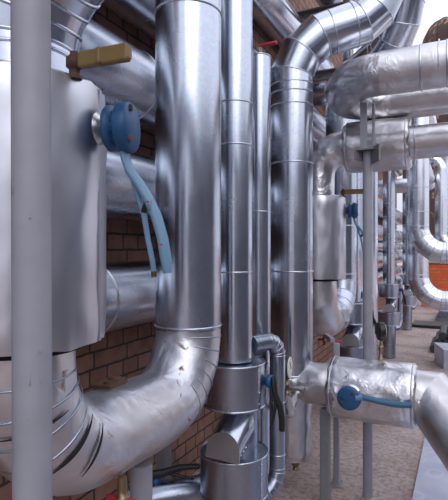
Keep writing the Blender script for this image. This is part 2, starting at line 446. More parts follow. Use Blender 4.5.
# bracket beams out of the wall
def beam(label, y, z, x1):
    t = thing('bracket_beam', label, 'beam', (WX, y, z), 'steel bracket beams out of the wall')
    q = MB(); w, h, th = .06, .10, .012; L = x1-WX; cx = WX+L/2
    q.box((cx, y, z), (L, th, h)); q.box((cx, y-w/2, z+h/2-th/2), (L, w, th)); q.box((cx, y-w/2, z-h/2+th/2), (L, w, th))
    q.build('channel', STEEL, t)
    q = MB(); q.box((WX+.006, y, z), (.012, .16, .18)); q.build('wall_plate', STEEL, t)
    return t
beam('dark steel bracket beam above the double bend at top centre', 4.85, H+2.36, -.72)
beam('dark steel bracket beam seen under the double bend beside the foil return bend', 5.1, H+1.82, -1.12)

# ------------------------------------------------------------------ row of risers
RX = -.89
def valve_unit(y0, tall_r, near):
    """foil wrapped ball valve in a jacket, its elbow above and its return bend below"""
    w = 'near' if near else 'far'
    jt, jb = H+.352, H-.205
    c = V((RX, y0, 0))
    # --- jacket with the two levers
    t = thing('valve_jacket', ('big smooth foil valve jacket right behind the leaning grey post' if near else
              'small upright foil valve jacket hanging beside the tall double bend pipe'), 'valve', (RX, y0, jb), 'upright valve jackets')
    R = .187; N = 26; prof = []
    for i in range(N+1):
        z = jb+(jt-jb)*i/N; prof.append((z, R))
    dsp = wrink(.0035, 6, 3 if near else 5)
    seg = 64; rings = []
    for z, rr in prof:
        e = max(0, 1-min(z-jb, jt-z)/.03)
        rings.append([V((RX+math.cos(2*PI*k/seg)*rr, y0+math.sin(2*PI*k/seg)*rr, z))+V((math.cos(2*PI*k/seg), math.sin(2*PI*k/seg), 0))*(dsp(V((math.cos(2*PI*k/seg), math.sin(2*PI*k/seg), z*1.5)), 0)*(1+e*1.2)-e*.004)
                      + V((0, 0, e*.006*noise.noise(V((math.cos(2*PI*k/seg)*4, math.sin(2*PI*k/seg)*4, z))))) for k in range(seg)])
    # crimped shoulders
    top = [V((RX+(p.x-RX)*.62, y0+(p.y-y0)*.62, jt+.012+.010*noise.noise(V((p.x*22, p.y*22, 1))))) for p in rings[-1]]
    top0 = [V((RX+(p.x-RX)*.95, y0+(p.y-y0)*.95, jt+.006+.006*noise.noise(V((p.x*26, p.y*26, 4))))) for p in rings[-1]]
    bot = [V((RX+(p.x-RX)*.62, y0+(p.y-y0)*.62, jb+.004)) for p in rings[0]]
    mb = MB(); mb.rings(rings, (False, False), [z for z, _ in prof], R); mb.rings([rings[-1], top0, top], (False, True), [0, .01, .05], R); mb.rings([bot, rings[0]], (True, False), [0, .05], R); mb.build('jacket', JACKET, t)
    # crinkled collar foil on the top and the overlap strip down the side
    q = MB(); n_, b_ = V((math.cos(.30), math.sin(.30), 0)), V((-math.sin(.30), math.cos(.30), 0))
    st = []
    for i in range(20):
        z = jb+.004+(jt-jb-.008)*i/19
        base = c+n_*(R+.0025)+V((0, 0, z))
        st.append([base-b_*.006, base+b_*.006-n_*.0015, base+b_*.006-n_*.006, base-b_*.006-n_*.006])
    q.rings(st, smooth=False); q.build('overlap_strip', JACKET, t)
    # blue valve head on a spindle to +X
    zz = H+.262; A2 = V((.955, .295, 0)).normalized(); a = c+A2*(R-.050)+V((0, 0, zz)); B2 = V((-A2.y, A2.x, 0)); X = A2
    q = MB(); lathe(q, a, X, [(.030, .040), (.050, .036), (.056, .024), (.094, .019)]); q.build('spindle_collar', FOIL, t)
    h = MB(); lathe(h, a, X, [(.068, .030), (.069, .046), (.073, .050), (.083, .049), (.086, .037), (.094, .037)], 32)
    lathe(h, a, X, [(.095, .037), (.0955, .050), (.100, .055), (.119, .055), (.126, .051), (.127, .0)], 32)
    for k in range(11):
        an = 2*PI*k/11
        h.box(a+X*.091+B2*(math.cos(an)*.036)+V((0, 0, math.sin(an)*.036)), (.010, .009, .009))
    hd = h.build('valve_head', BLUE, t)
    for yy, zz2 in ((.020, .038), (.030, -.030)):
        q = MB(); lathe(q, a+X*.126+B2*(-yy)+V((0, 0, zz2)), X, [(0, .008), (.004, .008), (.005, .006), (.006, 0)], 10)
        q.build('bolt', RUST, hd)
    # lever: bent flat bar hanging from the head
    def flat(q, path, w, th):
        rg = []
        for i, (p, ww, tt_) in enumerate(zip(path, w, th)):
            t_ = (path[min(i+1, len(path)-1)]-path[max(i-1, 0)]).normalized()
            sd = V((0, 1, 0)); nn = t_.cross(sd).normalized()
            rg.append([p+sd*(ww*math.cos(2*PI*k/12))+nn*(tt_*math.sin(2*PI*k/12)) for k in range(12)])
        q.rings(rg)
    la = a+X*.106
    def lp_(dx, dy, dz): return la+A2*(dx*.92)+V((0, dy, dz*1.10))
    P = [lp_(.0, 0, -.036), lp_(.004, 0, -.062), lp_(.016, -.004, -.085), lp_(.044, -.010, -.112), lp_(.070, -.016, -.142),
         lp_(.092, -.020, -.178), lp_(.108, -.024, -.218), lp_(.118, -.026, -.260), lp_(.122, -.026, -.285)]
    q = MB(); flat(q, P, [.017, .015, .014, .014, .0145, .015, .015, .015, .011], [.008, .008, .009, .010, .0105, .011, .011, .011, .008])
    lv = q.build('lever', LBLUE, t)
    q = MB(); P2 = [P[2]+V((.004, .004, -.014)), P[3]+V((-.010, .006, -.02)), P[4]+V((-.018, .008, -.03)), lp_(.062, -.006, -.22), lp_(.074, -.008, -.262), lp_(.078, -.008, -.288)]
    tube(q, P2, [.006, .007, .0065, .006, .006, .0055], 10)
    sq = q.build('squeeze_grip', LBLUE, lv); 
    q = MB(); lathe(q, P2[-1]+V((0, 0, .006)), (0, 0, -1), [(0, .0062), (.012, .0062)], 10); q.build('grip_tip', RUST, sq)
    for k, zf in ((4, .2), (6, .3)):
        pm = P[k].lerp(P[k+1], zf); q = MB(); q.box(pm+A2*.004+V((-.003, -.0135, .0)), (.010, .004, .004)); q.build('paint_mark', RED, lv)
    q = MB(); cyl(q, P[4]+V((-.002, 0, -.006)), P2[2]+V((0, 0, .004)), .007); q.build('pivot_pin', BLACK, lv)
    X = V((1, 0, 0))
    # --- ochre lever on the ball valve just above the jacket
    y1 = y0-.02; zb = jt+.002
    t2 = thing('lever_valve', ('small valve with ochre lever on top of the near jacket' if near else
               'small valve with ochre lever beyond the post, on top of the upright far jacket'), 'valve', (RX+.176, y1, jt-.004), 'small valves with ochre levers')
    b0 = V((RX+.176, y1, zb+.024))
    q = MB(); lathe(q, V((b0.x, y1, jt-.004)), (0, 0, 1), [(0, .016), (.006, .016), (.008, .011), (.022, .011), (.024, .017), (.044, .017), (.046, .010), (.056, .009)], 8)
    q.build('valve_body', RUST, t2)
    q = MB(); L0 = b0+V((.012, 0, .006)); yy = V((0, 1, 0))
    rg = []
    for s_, hz, hy in ((0, .012, .006), (.006, .0160, .009), (.05, .0160, .009), (.052, .0175, .0105), (.058, .0175, .0105), (.060, .0160, .009), (.122, .0165, .009), (.128, .012, .006)):
        p = L0+X*s_+V((0, 0, s_*-.03))
        rg.append([p+V((0, sy*hy*cy, sz*hz*cz)) for sy, sz, cy, cz in ((-1, -1, 1, .8), (-1, 1, 1, .8), (-.8, 1, 1, 1), (.8, 1, 1, 1), (1, 1, 1, .8), (1, -1, 1, .8), (.8, -1, 1, 1), (-.8, -1, 1, 1))])
    q.rings(rg, smooth=False); q.build('lever', OCHRE, t2)
    return t

# near unit
Y1 = .79; YT = 1.56
valve_unit(Y1, .12, True)
pipe('foil_elbow', 'ribbed silver elbow rising out of the near jacket at top left', 'pipe', [(RX, Y1, H+.36), (RX, Y1, H+.67), (2.49, Y1, H+.67)], [.25], .122, GALV,
     'elbows above the valve jackets', gores=6, elbow_crinkle=None, seam=4.2)
def return_bend(y0, y1, zt0, zt1, r, rb, rb2_, zb, label, m, em):
    root = pipe('return_bend', label, 'pipe', [(RX, y0, zt0), (RX, y0, zb+.025), (RX-.01, y1, zb), (RX-.01, y1, zt1)], [rb, rb2_], r, m, 'return bends under the valve jackets',
                elbow_mat=em, smooth_elbow=True, crinkle=wrink(.0035, 9, 2), caps=(True, True), seg=64)
    return root
rbnd = return_bend(Y1, YT, H-.204, H-.29, .120, .25, .235, H-.53, 'big foil return bend from the near jacket round to the widest tall pipe', FOIL_WARM, FOIL_RUST)
# details of the near bend
q = MB(); cyl(q, (RX, Y1, H-.222), (RX, Y1, H-.205), .139); q.build('jacket_shadow_band', DARKGAP, rbnd)  # dark ring painted as the shadow under the jacket bottom
q = MB()
pt = V((RX-.02, Y1+.34, H-.53+.133))
q.box(pt+V((0, 0, .006)), (.055, .10, .016), Matrix.Rotation(.15, 3, 'Z')); lathe(q, pt+V((.0, .02, .012)), (0, 0, 1), [(0, .02), (.008, .018), (.009, .01)], 10); lathe(q, pt+V((.01, -.03, .012)), (0, 0, 1), [(0, .01), (.010, .009)], 8)
q.build('rusty_stub', RUST, rbnd)
def ring_strip(root, cen, axis, r, ref, a0, a1, w, m, name):
    """thin strip following part of a ring; angles measured from the reference direction"""
    ax = V(axis).normalized(); n = V(ref); n = (n-ax*n.dot(ax)).normalized(); b = ax.cross(n)
    pl = [V(cen)+(n*math.cos(a)+b*math.sin(a))*r for a in [a0+(a1-a0)*i/24 for i in range(25)]]
    tp = [w*math.sin(PI*(i+.4)/24.8)+.0006 for i in range(25)]
    q = MB(); rg, _ = sweep(pl, tp, 6); q.rings(rg); return q.build(name, m, root)
REF = (.85, -.5, -.15)
for deg, a0, a1, w in ((22, -.55, .75, .0030), (44, -1.0, .35, .0035), (58, -.9, .15, .0030)):
    a = math.radians(deg); cen = V((RX, Y1+.25, H-.258)); cc = cen+V((0, -math.cos(a), -math.sin(a)))*.25
    ring_strip(rbnd, cc, V((0, math.sin(a), -math.cos(a))), .1238, REF, a0, a1, w, DARKGAP, 'open_seam')
for i in range(6):
    a = math.radians(5+i*12); cen = V((RX-.01, YT-.235, H-.295)); cc = cen+V((0, math.cos(a), -math.sin(a)))*.235
    ring_strip(rbnd, cc, V((0, math.sin(a), math.cos(a))), .1212, (.8, -.3, .2), -1.2, 1.9, .0022, GALV_DULL, 'gore_seam')
for i in range(4):
    a = math.radians(5+i*11); cen = V((RX, Y1+.25, H-.258)); cc = cen+V((0, -math.cos(a), -math.sin(a)))*.25
    ring_strip(rbnd, cc, V((0, math.sin(a), -math.cos(a))), .1212, REF, -1.5, 1.5, .0026, GALV_DULL, 'gore_seam')

def post(name, label, x, y, z1, r, m=POST, square=False, lean=(0, 0), group='grey support posts', base=True):
    t = thing(name, label, 'post', (x, y, 0), group)
    q = MB(); top = V((x+lean[0], y+lean[1], z1))
    if square: q.box((x, y, z1/2), (2*r, 2*r, z1))
    else: cyl(q, (x, y, 0), top, r, seg=40)
    q.build('shaft', m, t)
    if base:
        q = MB(); q.box((x, y, .006), (r*4.2, r*4.2, .012))
        for sx in (-1, 1):
            for sy in (-1, 1): lathe(q, (x+sx*r*1.5, y+sy*r*1.5, .012), (0, 0, 1), [(0, r*.28), (.012, r*.28), (.014, 0)], 6)
        q.build('base_plate', m, t)
    return t
q0 = at(32.5, 470, d=.74); q1 = at(30, 10, d=.74)
sl = (q1.x-q0.x)/(q1.z-q0.z)
fp = post('support_post', 'thick grey painted post leaning slightly in front of everything at left', q0.x-sl*q0.z, q0.y, 3.4, .0287, lean=(sl*3.4, 0))
q = MB()
for px, py, L in ((30, 385, .02), (41, 382, .012), (22, 392, .012), (30, 218, .006), (40, 352, .008), (28, 420, .01)):
    p = at(px, py, d=.713); tube(q, [p+V((0, 0, L)), p+V((0, 0, L*.4)), p, p-V((0, 0, .002))], [.0006, .0011, .0018, .0006], 8)
q.build('paint_drip', POST, fp)

# tall pipes of the near module and the far module
TX = RX-.01
pipe('tall_pipe', 'widest tall silver pipe left of centre rising from the foil bend', 'pipe', [(TX, YT, H-.291), (TX, YT, 5.6)], [], .121, GALV, 'tall risers',
     bands=(.012, .291+.857), bead_w=.0035)
YF = 3.35
valve_unit(YF, .12, False)
pipe('foil_elbow', 'crinkled foil elbow curving from the far upright jacket to the level jacket', 'pipe', [(RX, YF, H+.36), (RX, YF, H+.69), (-.69, YF, H+.69)], [.19], .112, FOIL,
     'elbows above the valve jackets', smooth_elbow=True, crinkle=wrink(.0022, 13, 4))
rb2 = pipe('return_bend', 'small foil return bend under the far upright jacket', 'pipe', [(RX, YF, H-.204), (RX, YF, H-.53), (RX-.01, YF+.36, H-.53)], [.27], .126, FOIL_WARM,
     'return bends under the valve jackets', smooth_elbow=True, crinkle=wrink(.0035, 9, 2), seg=64)
q = MB(); cyl(q, (RX, YF, H-.222), (RX, YF, H-.205), .137); q.build('jacket_shadow_band', DARKGAP, rb2)  # same painted shadow ring below the far jacket
q = MB(); q.box((RX+.115, YF+.33, H-.50), (.06, .012, .09), Matrix.Rotation(.3, 3, 'Z')); 
q.build('tape_flap', FOIL, rb2)
# far tall pipe with a double bend at its head
pipe('tall_pipe', 'second double bend pipe at the top, reaching up toward the white sky', 'pipe',
     [(TX, YF+.361, H-.53), (TX, YF+.78, H-.53), (TX, YF+.78, H+1.37), (-.33, 3.39, H+1.40), (-.33, 3.39, H+3.6)], [.32, .26, .26], .128, GALV, 'tall risers', gores=4, bands=(1.0, 1.45, 1.9), seam=3.4)
# level jacket with its pipe running off right
def level_jacket(name, label, x0, x1, y, z, R, m, group, seed):
    t = thing(name, label, 'valve', (x0, y, z-R), group)
    seg = 56; N = 30; d = wrink(.006, 8, seed); rg = []
    for i in range(N+1):
        x = x0+(x1-x0)*i/N; e = max(0, 1-min(i, N-i)/3)
        rg.append([V((x+e*.010*noise.noise(V((3*math.cos(2*PI*k/seg), 3*math.sin(2*PI*k/seg), seed+x*4))), y+math.cos(2*PI*k/seg)*(R+d(V((x, math.cos(2*PI*k/seg)*.5, math.sin(2*PI*k/seg)*.5)), 0)-e*e*.012),
                      z+math.sin(2*PI*k/seg)*(R+d(V((x, math.cos(2*PI*k/seg)*.5, math.sin(2*PI*k/seg)*.5)), 0)-e*e*.012))) for k in range(seg)])
    def shrink(r_, f, dx): return [V((p.x+dx+.012*noise.noise(p*30), y+(p.y-y)*f, z+(p.z-z)*f)) for p in r_]
    rg = [shrink(rg[0], .7, .01)]+rg+[shrink(rg[-1], .7, -.01)]
    q = MB(); q.rings(rg[::-1], (True, True), [k*.02 for k in range(len(rg))], R); q.build('jacket', m, t)
    for xx in (x0+.02, x1-.02):
        q = MB(); bead(q, circle((xx, y, z), (1, 0, 0), R+.001, 48), (xx, y, z), .003); q.build('edge_wire', FOIL, t)
    return t
level_jacket('pipe_jacket', 'wide level foil jacket behind the post bracket at upper right', -.695, -.285, YF, H+.68, .168, FOIL_WARM, 'level pipe jackets', 2)
pipe('jacketed_pipe', 'foil pipe running right from the upper level jacket', 'pipe', [(-.285, YF, H+.68), (2.49, YF, H+.69)], [], .106, FOIL_WARM, 'foil pipes leaving to the right', crinkle=None, bands=(.03, .4, .42))

# foil U turn at upper right
uy0, uy1 = 2.88, 3.40; uz = H+1.0
def uturn():
    t = pipe('foil_u_turn', 'large foil U turn of pipe carried on the post at upper right', 'pipe',
         [(2.49, uy0, uz), (-.66, uy0, uz-.01), (-.66, uy1, uz-.03), (2.49, uy1, uz)], [.2595, .2595], .121, FOIL_WARM, 'foil pipes leaving to the right',
         smooth_elbow=True, elbow_mat=FOIL, elbow_crinkle=wrink(.006, 11, 6), bands=(2.49+.19, 2.49+.06))
    q = MB(); ring = circle((-.10, uy0, uz), (1, 0, 0), .1225, 44); bead(q, ring, V((-.10, uy0, uz)), .003); q.build('tape_band', FOIL, t)
    return t
uturn()

# post carrying the U turn
px_, py_ = -.502, 3.035
pt = post('support_post', 'thin grey post with a plate bracket carrying the foil U turn', px_, py_, H+.585, .0285, square=False, base=False)
q = MB(); q.box((px_, py_-.005, H+.591), (.125, .13, .010)); q.build('bracket_plate', STEEL, pt)
q = MB(); q.box((px_+.052, py_-.06, H+.555), (.012, .15, .10), Matrix.Rotation(.5, 3, 'Z')); q.box((px_-.045, py_-.03, H+.56), (.010, .09, .06), Matrix.Rotation(-.4, 3, 'Z')); q.build('gusset', STEEL, pt)
q = MB(); 
q.box((px_-.018, py_-.035, H+.735), (.04, .012, .28)); q.box((px_+.030, py_+.03, H+.735), (.012, .05, .28)); q.box((px_-.018, py_, H+.735), (.012, .06, .28)); q.build('upright', POST, pt)

# ------------------------------------------------------------------ double bend pipe, its tee and the jacketed arm
DX, DY = -.915, 2.83
pd = pipe('tall_pipe', 'tall silver pipe with a riveted double bend at its head, centre right', 'pipe',
     [(DX, DY, H-.755), (DX, DY, H+1.225), (-.42, 3.0, H+1.375), (-.40, 2.98, H+3.6)], [.33, .22], .128, GALV, 'tall risers', gores=3, bands=(.012, .62, 1.262, 1.605, 1.68), seam=3.5)
zt = H-.795
def tee():
    t = thing('pipe_tee', 'foil wrapped tee and drop leg below the double bend pipe', 'pipe', (DX, DY, H-1.25))
    q = MB(); cr = wrink(.006, 11, 8)
    line = [V((DX, DY, H-1.245+.49*i/36)) for i in range(37)]
    rs = [.118 if i > 1 else .112 for i in range(37)]
    rg, _ = sweep(line, rs, 56, disp=cr); q.rings(rg, (True, True), [.02*i for i in range(37)], .12); q.build('drop_leg', FOIL_WARM, t)
    q = MB(); line = [V((DX+.02+i*.012, DY, zt)) for i in range(21)]
    rs = [.122+.012*max(0, 1-i/6)**2 for i in range(21)]
    rg, _ = sweep(line, rs, 56, disp=cr); q.rings(rg, (True, True), [.012*i for i in range(21)], .12); q.build('arm', FOIL_WARM, t)
    return t
tee()
tj = level_jacket('pipe_jacket', 'crumpled level foil jacket with a blue round head, lower right', -.672, -.205, DY, H-.80, .172, FOIL, 'level pipe jackets', 9)
# its blue head and lever
hx = at(349, 398, y=DY-.19)
a = V((hx.x, DY-.160, hx.z)); Y_ = V((0, -1, 0))
q = MB(); lathe(q, a, Y_, [(-.01, .07), (.006, .066), (.010, .034), (.03, .03)]); q.build('spindle_collar', FOIL, tj)
q = MB(); lathe(q, a, Y_, [(.016, .034), (.018, .058), (.024, .063), (.042, .063), (.05, .059), (.052, .052), (.053, 0)], 36)
hd = q.build('valve_head', BLUE, tj)
for dx, dz in ((.022, .030), (-.036, -.022)):
    q = MB(); lathe(q, a+V((dx, -.05, dz)), Y_, [(0, .009), (.005, .009), (.006, .006), (.007, 0)], 10); q.build('bolt', RUST, hd)
q = MB(); lp = [at(px, py, y=DY-.20) for px, py in ((356, 397.5), (362, 397.5), (370, 399), (380, 401.5), (392, 403.8), (402, 404.8), (411.5, 405))]
rg, _ = sweep(lp, [.010, .0135, .0145, .0155, .0165, .0165, .0155], 14); q.rings(rg); q.build('lever', TEAL, tj)
q = MB(); rg, _ = sweep([lp[0], lp[1]+V((.004, 0, 0))], [.018, .017], 14); q.rings(rg); q.build('lever_socket', LBLUE, tj)
# pipe on to the right that drops away toward the viewer
pipe('jacketed_pipe', 'wide foil pipe elbow turning down at the right edge, lower right', 'pipe',
     [(-.21, DY, H-.80), (-.14, DY, H-.80), (.42, 2.24, H-1.365)], [.10], .140, FOIL_WARM, 'foil pipes leaving to the right', gores=1, crinkle=wrink(.003, 7, 12), elbow_bead=False)
# gauge on the jacket
def gauge(label, c, r, stem_to, th=0.1):
    c = V(c)
    t = thing('pressure_gauge', label, 'gauge', stem_to, 'round pressure gauges')
    X = V((math.cos(th), math.sin(th), 0))
    q = MB(); lathe(q, c, X, [(-.022, r*.7), (-.020, r*.95), (-.012, r), (.010, r), (.014, r*.98), (.014, r*.9)], 32); q.build('case', BLACK, t)
    q = MB(); lathe(q, c, X, [(.012, r*.9), (.0165, r*.9), (.018, r*.86)], 32); dl = q.build('dial', WHITE, t)
    q = MB(); q.box(c+X*.019+V((0, 0, r*.2)), (.002, .004, r*.9), Matrix.Rotation(th, 3, 'Z')@Matrix.Rotation(.6, 3, 'X')); q.build('needle', BLACK, dl)
    s = V(stem_to); q = MB()
    e = V((c.x, c.y, c.z-r*.93)); L = (e-s).length
    lathe(q, s, e-s, [(0, .014), (L*.18, .014), (L*.2, .009), (L*.5, .009), (L*.52, .015), (L*.72, .015), (L*.74, .009), (L, .009)], 8); q.build('stem', BRASS, t)
    return t
gauge('black gauge on a brass stem atop the lower crumpled jacket', (-.405, 2.9, H-.472), .052, (-.405, 2.88, H-.640), .42)
# posts below the arm
post('support_post', 'square grey post under the foil tee arm, left of the other two', -.702, 2.80, H-.925, .026, POST_DARK, True)
p2 = post('support_post', 'thin post with a base plate just behind the square post under the arm', -.705, 3.10, H-.60, .017, POST, True)
q = MB(); q.box((-.79, 3.26, H-.60), (.19, .03, .03), Matrix.Rotation(-1.1, 3, 'Z')); q.build('cross_arm', POST, p2)
# drain cock under the drop leg
def cock(label, c, m=BRASS):
    t = thing('drain_cock', label, 'valve', c)
    q = MB(); lathe(q, c, (0, 0, -1), [(-.03, .014), (0, .016), (.004, .022), (.022, .022), (.026, .014), (.04, .014), (.041, .017), (.05, .017)], 10); q.build('body', m, t)
    return t
cock('small brown drain cock under the foil drop leg', (DX+.03, DY-.02, H-1.270))

# ------------------------------------------------------------------ pump stations
def station(y0, first, words, gauge_word=None):
    dy = y0-1.92
    sx = -.88
    O = lambda x, y, z: V((x, y+dy, H+z))
    # riser
    pipe('riser_pipe', 'silver riser standing on the clad pump ' + words, 'pipe', [O(sx, 1.92, -.48), O(sx, 1.92, 4.0)], [], .080, GALV, 'risers above the clad pumps',
         bands=(.38, .92, 1.10), seam=1.2, bead_w=.003)
    if first:
        pc = pipe('capped_pipe', 'thin capped silver pipe with a red lever above it, right of the mid riser', 'pipe', [O(-.905, 2.27, -1.498), O(-.905, 2.27, .955)], [], .060, GALV, 'capped standpipes',
             bands=(2.45, 1.68), seam=.3, bead_w=.0025)
        tv = thing('lever_valve', 'tiny red lever valve above the capped thin pipe near the top', 'valve', O(-.905, 2.27, .955))
        q = MB(); lathe(q, O(-.90, 2.27, .953), (0, 0, 1), [(0, .018), (.012, .018), (.014, .011), (.05, .011), (.052, .006), (.064, .006)], 10); q.build('valve_body', NICKEL, tv)
        q = MB(); cyl(q, O(-.905, 2.27, 1.010), O(-.81, 2.27, 1.012), .0085, .010, 12, .003); q.build('lever', RED, tv)
    else:
        pipe('capped_pipe', 'thin capped silver pipe behind the riser, ' + words, 'pipe', [O(-.905, 2.27, -1.498), O(-.905, 2.27, .955)], [], .060, GALV, 'capped standpipes', bands=(2.45, 1.68), bead_w=.0025)
    # clad pump
    t = thing('clad_pump', 'sheet clad pump with two drums and hood, ' + words, 'pump', O(sx, 1.92, -1.5), 'clad pumps')
    def drum(z0, z1, r, name='drum'):
        q = MB(); c0, c1 = O(sx, 1.92, z0), O(sx, 1.92, z1)
        seg = 56
        q.rings([circle(c0, (0, 0, 1), r, seg), circle(c1, (0, 0, 1), r, seg)], (True, True), [0, z1-z0], r)
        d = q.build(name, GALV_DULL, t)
        q = MB(); bead(q, circle(c0, (0, 0, 1), r, seg), c0, .0035); q.build('rolled_edge', BEAD, d)
        q = MB(); bead(q, circle(c1, (0, 0, 1), r, seg), c1, .0035); q.build('rolled_edge', BEAD, d)
        q = MB(); an = -.25
        dd = V((math.cos(an), math.sin(an), 0)); tt = V((-dd.y, dd.x, 0)); p = c0+dd*(r)
        q.box((p+c1+dd*r)/2, (.004, .014, z1-z0-.006), Matrix.Rotation(an, 3, 'Z'))
        for j in range(4): lathe(q, c0+dd*(r+.002)+V((0, 0, (z1-z0)*(j+.5)/4)), dd, [(0, .004), (.002, .003), (.0025, 0)], 6)
        q.build('lap_seam', BEAD, d)
    drum(-.668, -.488, .133); drum(-1.045, -.872, .146)
    q = MB(); cyl(q, O(sx+.02, 1.95, -.88), O(sx+.02, 1.95, -.66), .075, seg=40); cyl(q, O(sx, 1.92, -1.49), O(sx, 1.92, -1.04), .088, seg=40); q.build('core_pipe', GALV_DULL, t)
    # slanted hood: D-profile lofted down and out
    def dprof(c, w, h, ax, up, n=18):
        pts = [c-ax*w, c-ax*w+up*h*.35]
        for i in range(1, n): 
            a_ = PI-PI*i/n
            pts.append(c+ax*w*math.cos(a_)+up*(h*.35+h*.65*math.sin(a_)))
        pts += [c+ax*w+up*h*.35, c+ax*w]; return pts
    ax = V((.995, -.06, 0)).normalized(); out = V((ax.y, -ax.x, 0))
    c = O(sx+.022, 1.90, 0)
    f0 = dprof(c+out*.130+V((0, 0, -.856)), .077, .108, ax, (V((0, 0, 1))-out*.22).normalized())
    f1 = dprof(c-out*.02+V((0, 0, -.80)), .074, .140, ax, (V((0, 0, 1))-out*.02).normalized())
    fm = [p.lerp(q_, .5)+V((0, 0, .005)) for p, q_ in zip(f0, f1)]
    q = MB(); q.rings([f1, fm, f0], (True, False), [0, .1, .2], .08); hood = q.build('hood', GALV, t)
    q = MB(); fo = sum(f0, V())/len(f0)
    ff = [p+out*.002 for p in f0]; q.add(ff+[p-out*.008 for p in ff], [list(range(len(ff)))[::-1]]+[(i, (i+1) % len(ff), len(ff)+(i+1) % len(ff), len(ff)+i) for i in range(len(ff))], smooth=False)
    q.build('end_plate', ZINC, hood)
    q = MB()
    for j in range(3): lathe(q, f1[-1].lerp(f0[-1], .55+.15*j)+V((0, 0, .018)), ax, [(0, .004), (.003, .003), (.0035, 0)], 6)
    q.build('rivet', BEAD, hood)
    # bypass pipe
    pipe('bypass_pipe', 'narrow bypass pipe beside the clad pump ' + words, 'pipe',
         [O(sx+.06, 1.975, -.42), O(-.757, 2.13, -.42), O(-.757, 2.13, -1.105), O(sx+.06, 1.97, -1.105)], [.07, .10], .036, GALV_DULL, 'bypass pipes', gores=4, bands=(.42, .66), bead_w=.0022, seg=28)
    # lever valve on the bypass
    v = thing('lever_valve', 'blue collared valve with a black lever, ' + words, 'valve', O(-.80, 1.99, -.56), 'black lever valves')
    b0 = O(-.757, 1.955, -.565); X = V((1, 0, 0))
    q = MB(); lathe(q, b0, X, [(-.035, .012), (.0, .012), (.002, .018), (.018, .018), (.02, .028), (.036, .028), (.038, .012), (.05, .012)], 16); q.build('collar', BLUE, v)
    q = MB(); L_ = [b0+V((.045, 0, .02)), b0+V((.05, 0, -.01)), b0+V((.056, -.002, -.05)), b0+V((.075, -.004, -.09)), b0+V((.085, -.006, -.15)), b0+V((.085, -.006, -.20))]
    rg = []
    for p, w_ in zip(L_, (.016, .026, .021, .018, .017, .012)): rg.append([p+V((.013*math.cos(2*PI*k/10), w_*math.sin(2*PI*k/10), 0)) for k in range(10)])
    q.rings(rg); lv = q.build('lever', BLACK, v)
    q = MB(); tube(q, [L_[2], L_[2]+V((.004, -.014, -.05)), L_[2]+V((-.004, -.02, -.10)), L_[2]+V((-.016, -.022, -.145))], [.006, .007, .006, .005], 8); q.build('squeeze_grip', BLACK, lv)
station(1.92, True, 'in the foreground left of centre')
station(4.48, False, 'half hidden behind the bracket post')
station(7.04, False, 'clear of the bracket post, right')
station(9.60, False, 'farthest along the wall')
# gauge and cock by the first station, on a foil siphon into the drop leg
gs = gauge('dial gauge beside the black lever in front of the foil tee', (-.742, 2.22, H-.565), .055, (-.745, 2.235, H-.70), .10)
q = MB(); cyl(q, (-.75, 2.235, H-.665), (-.665, 2.235, H-.665), .011, seg=10); cyl(q, (-.682, 2.235, H-.665), (-.66, 2.235, H-.665), .016, seg=6); q.build('cock', NICKEL, gs)
pipe('siphon_tube', 'short crinkled foil tube bent below the dial gauge', 'pipe', [(-.745, 2.235, H-.70), (-.735, 2.245, H-.80), (-.86, 2.72, H-.85)], [.05], .022, FOIL, smooth_elbow=True, crinkle=wrink(.005, 30, 3), seg=28)

# second riser of the double bend row
pipe('tall_pipe', 'plain silver riser split by the thin bracket post', 'pipe', [(DX, 5.4, .0), (DX, 5.4, H+1.72), (WX+.01, 5.4, H+1.72)], [.2], .127, GALV_BRIGHT, 'tall risers', bands=(1.3, 1.6, 2.3), seam=.2)
# foil pipes of the far yard
YARD = galv('far_haze_zinc', (.84, .86, .93), rough=.24)  # base colour lightened to imitate the brighter, hazy far end
def far_pipe(label, pts, rads, r, bands, m=YARD):
    return pipe('yard_pipe', label, 'pipe', pts, rads, r, m, 'bright pipes at the far right', gores=5, bands=bands, seam=None, bead_w=.004)
p = at(418, 240, d=5.0); za = at(440, 251, d=4.85).z-.02
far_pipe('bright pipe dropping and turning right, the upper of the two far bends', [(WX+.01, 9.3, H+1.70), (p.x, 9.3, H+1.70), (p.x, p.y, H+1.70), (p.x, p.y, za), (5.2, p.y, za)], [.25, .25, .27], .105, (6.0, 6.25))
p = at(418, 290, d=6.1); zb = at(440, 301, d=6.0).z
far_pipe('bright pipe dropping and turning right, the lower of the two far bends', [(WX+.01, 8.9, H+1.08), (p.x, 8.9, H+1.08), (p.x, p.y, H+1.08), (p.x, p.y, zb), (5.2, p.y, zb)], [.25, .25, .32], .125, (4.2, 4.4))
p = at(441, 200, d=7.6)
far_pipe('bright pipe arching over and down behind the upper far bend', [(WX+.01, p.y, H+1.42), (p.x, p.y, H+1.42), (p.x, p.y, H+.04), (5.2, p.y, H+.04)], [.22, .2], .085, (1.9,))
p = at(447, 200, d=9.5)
far_pipe('wide upright bright pipe at the right edge behind the arching pipe', [(5.2, p.y, 0), (5.2, p.y, H+.10), (p.x, p.y, H+.10), (p.x, p.y, H+2.0), (4.0, p.y, H+2.0)], [.3, .3, .4], .20, (7.6, 7.8, 8.0))

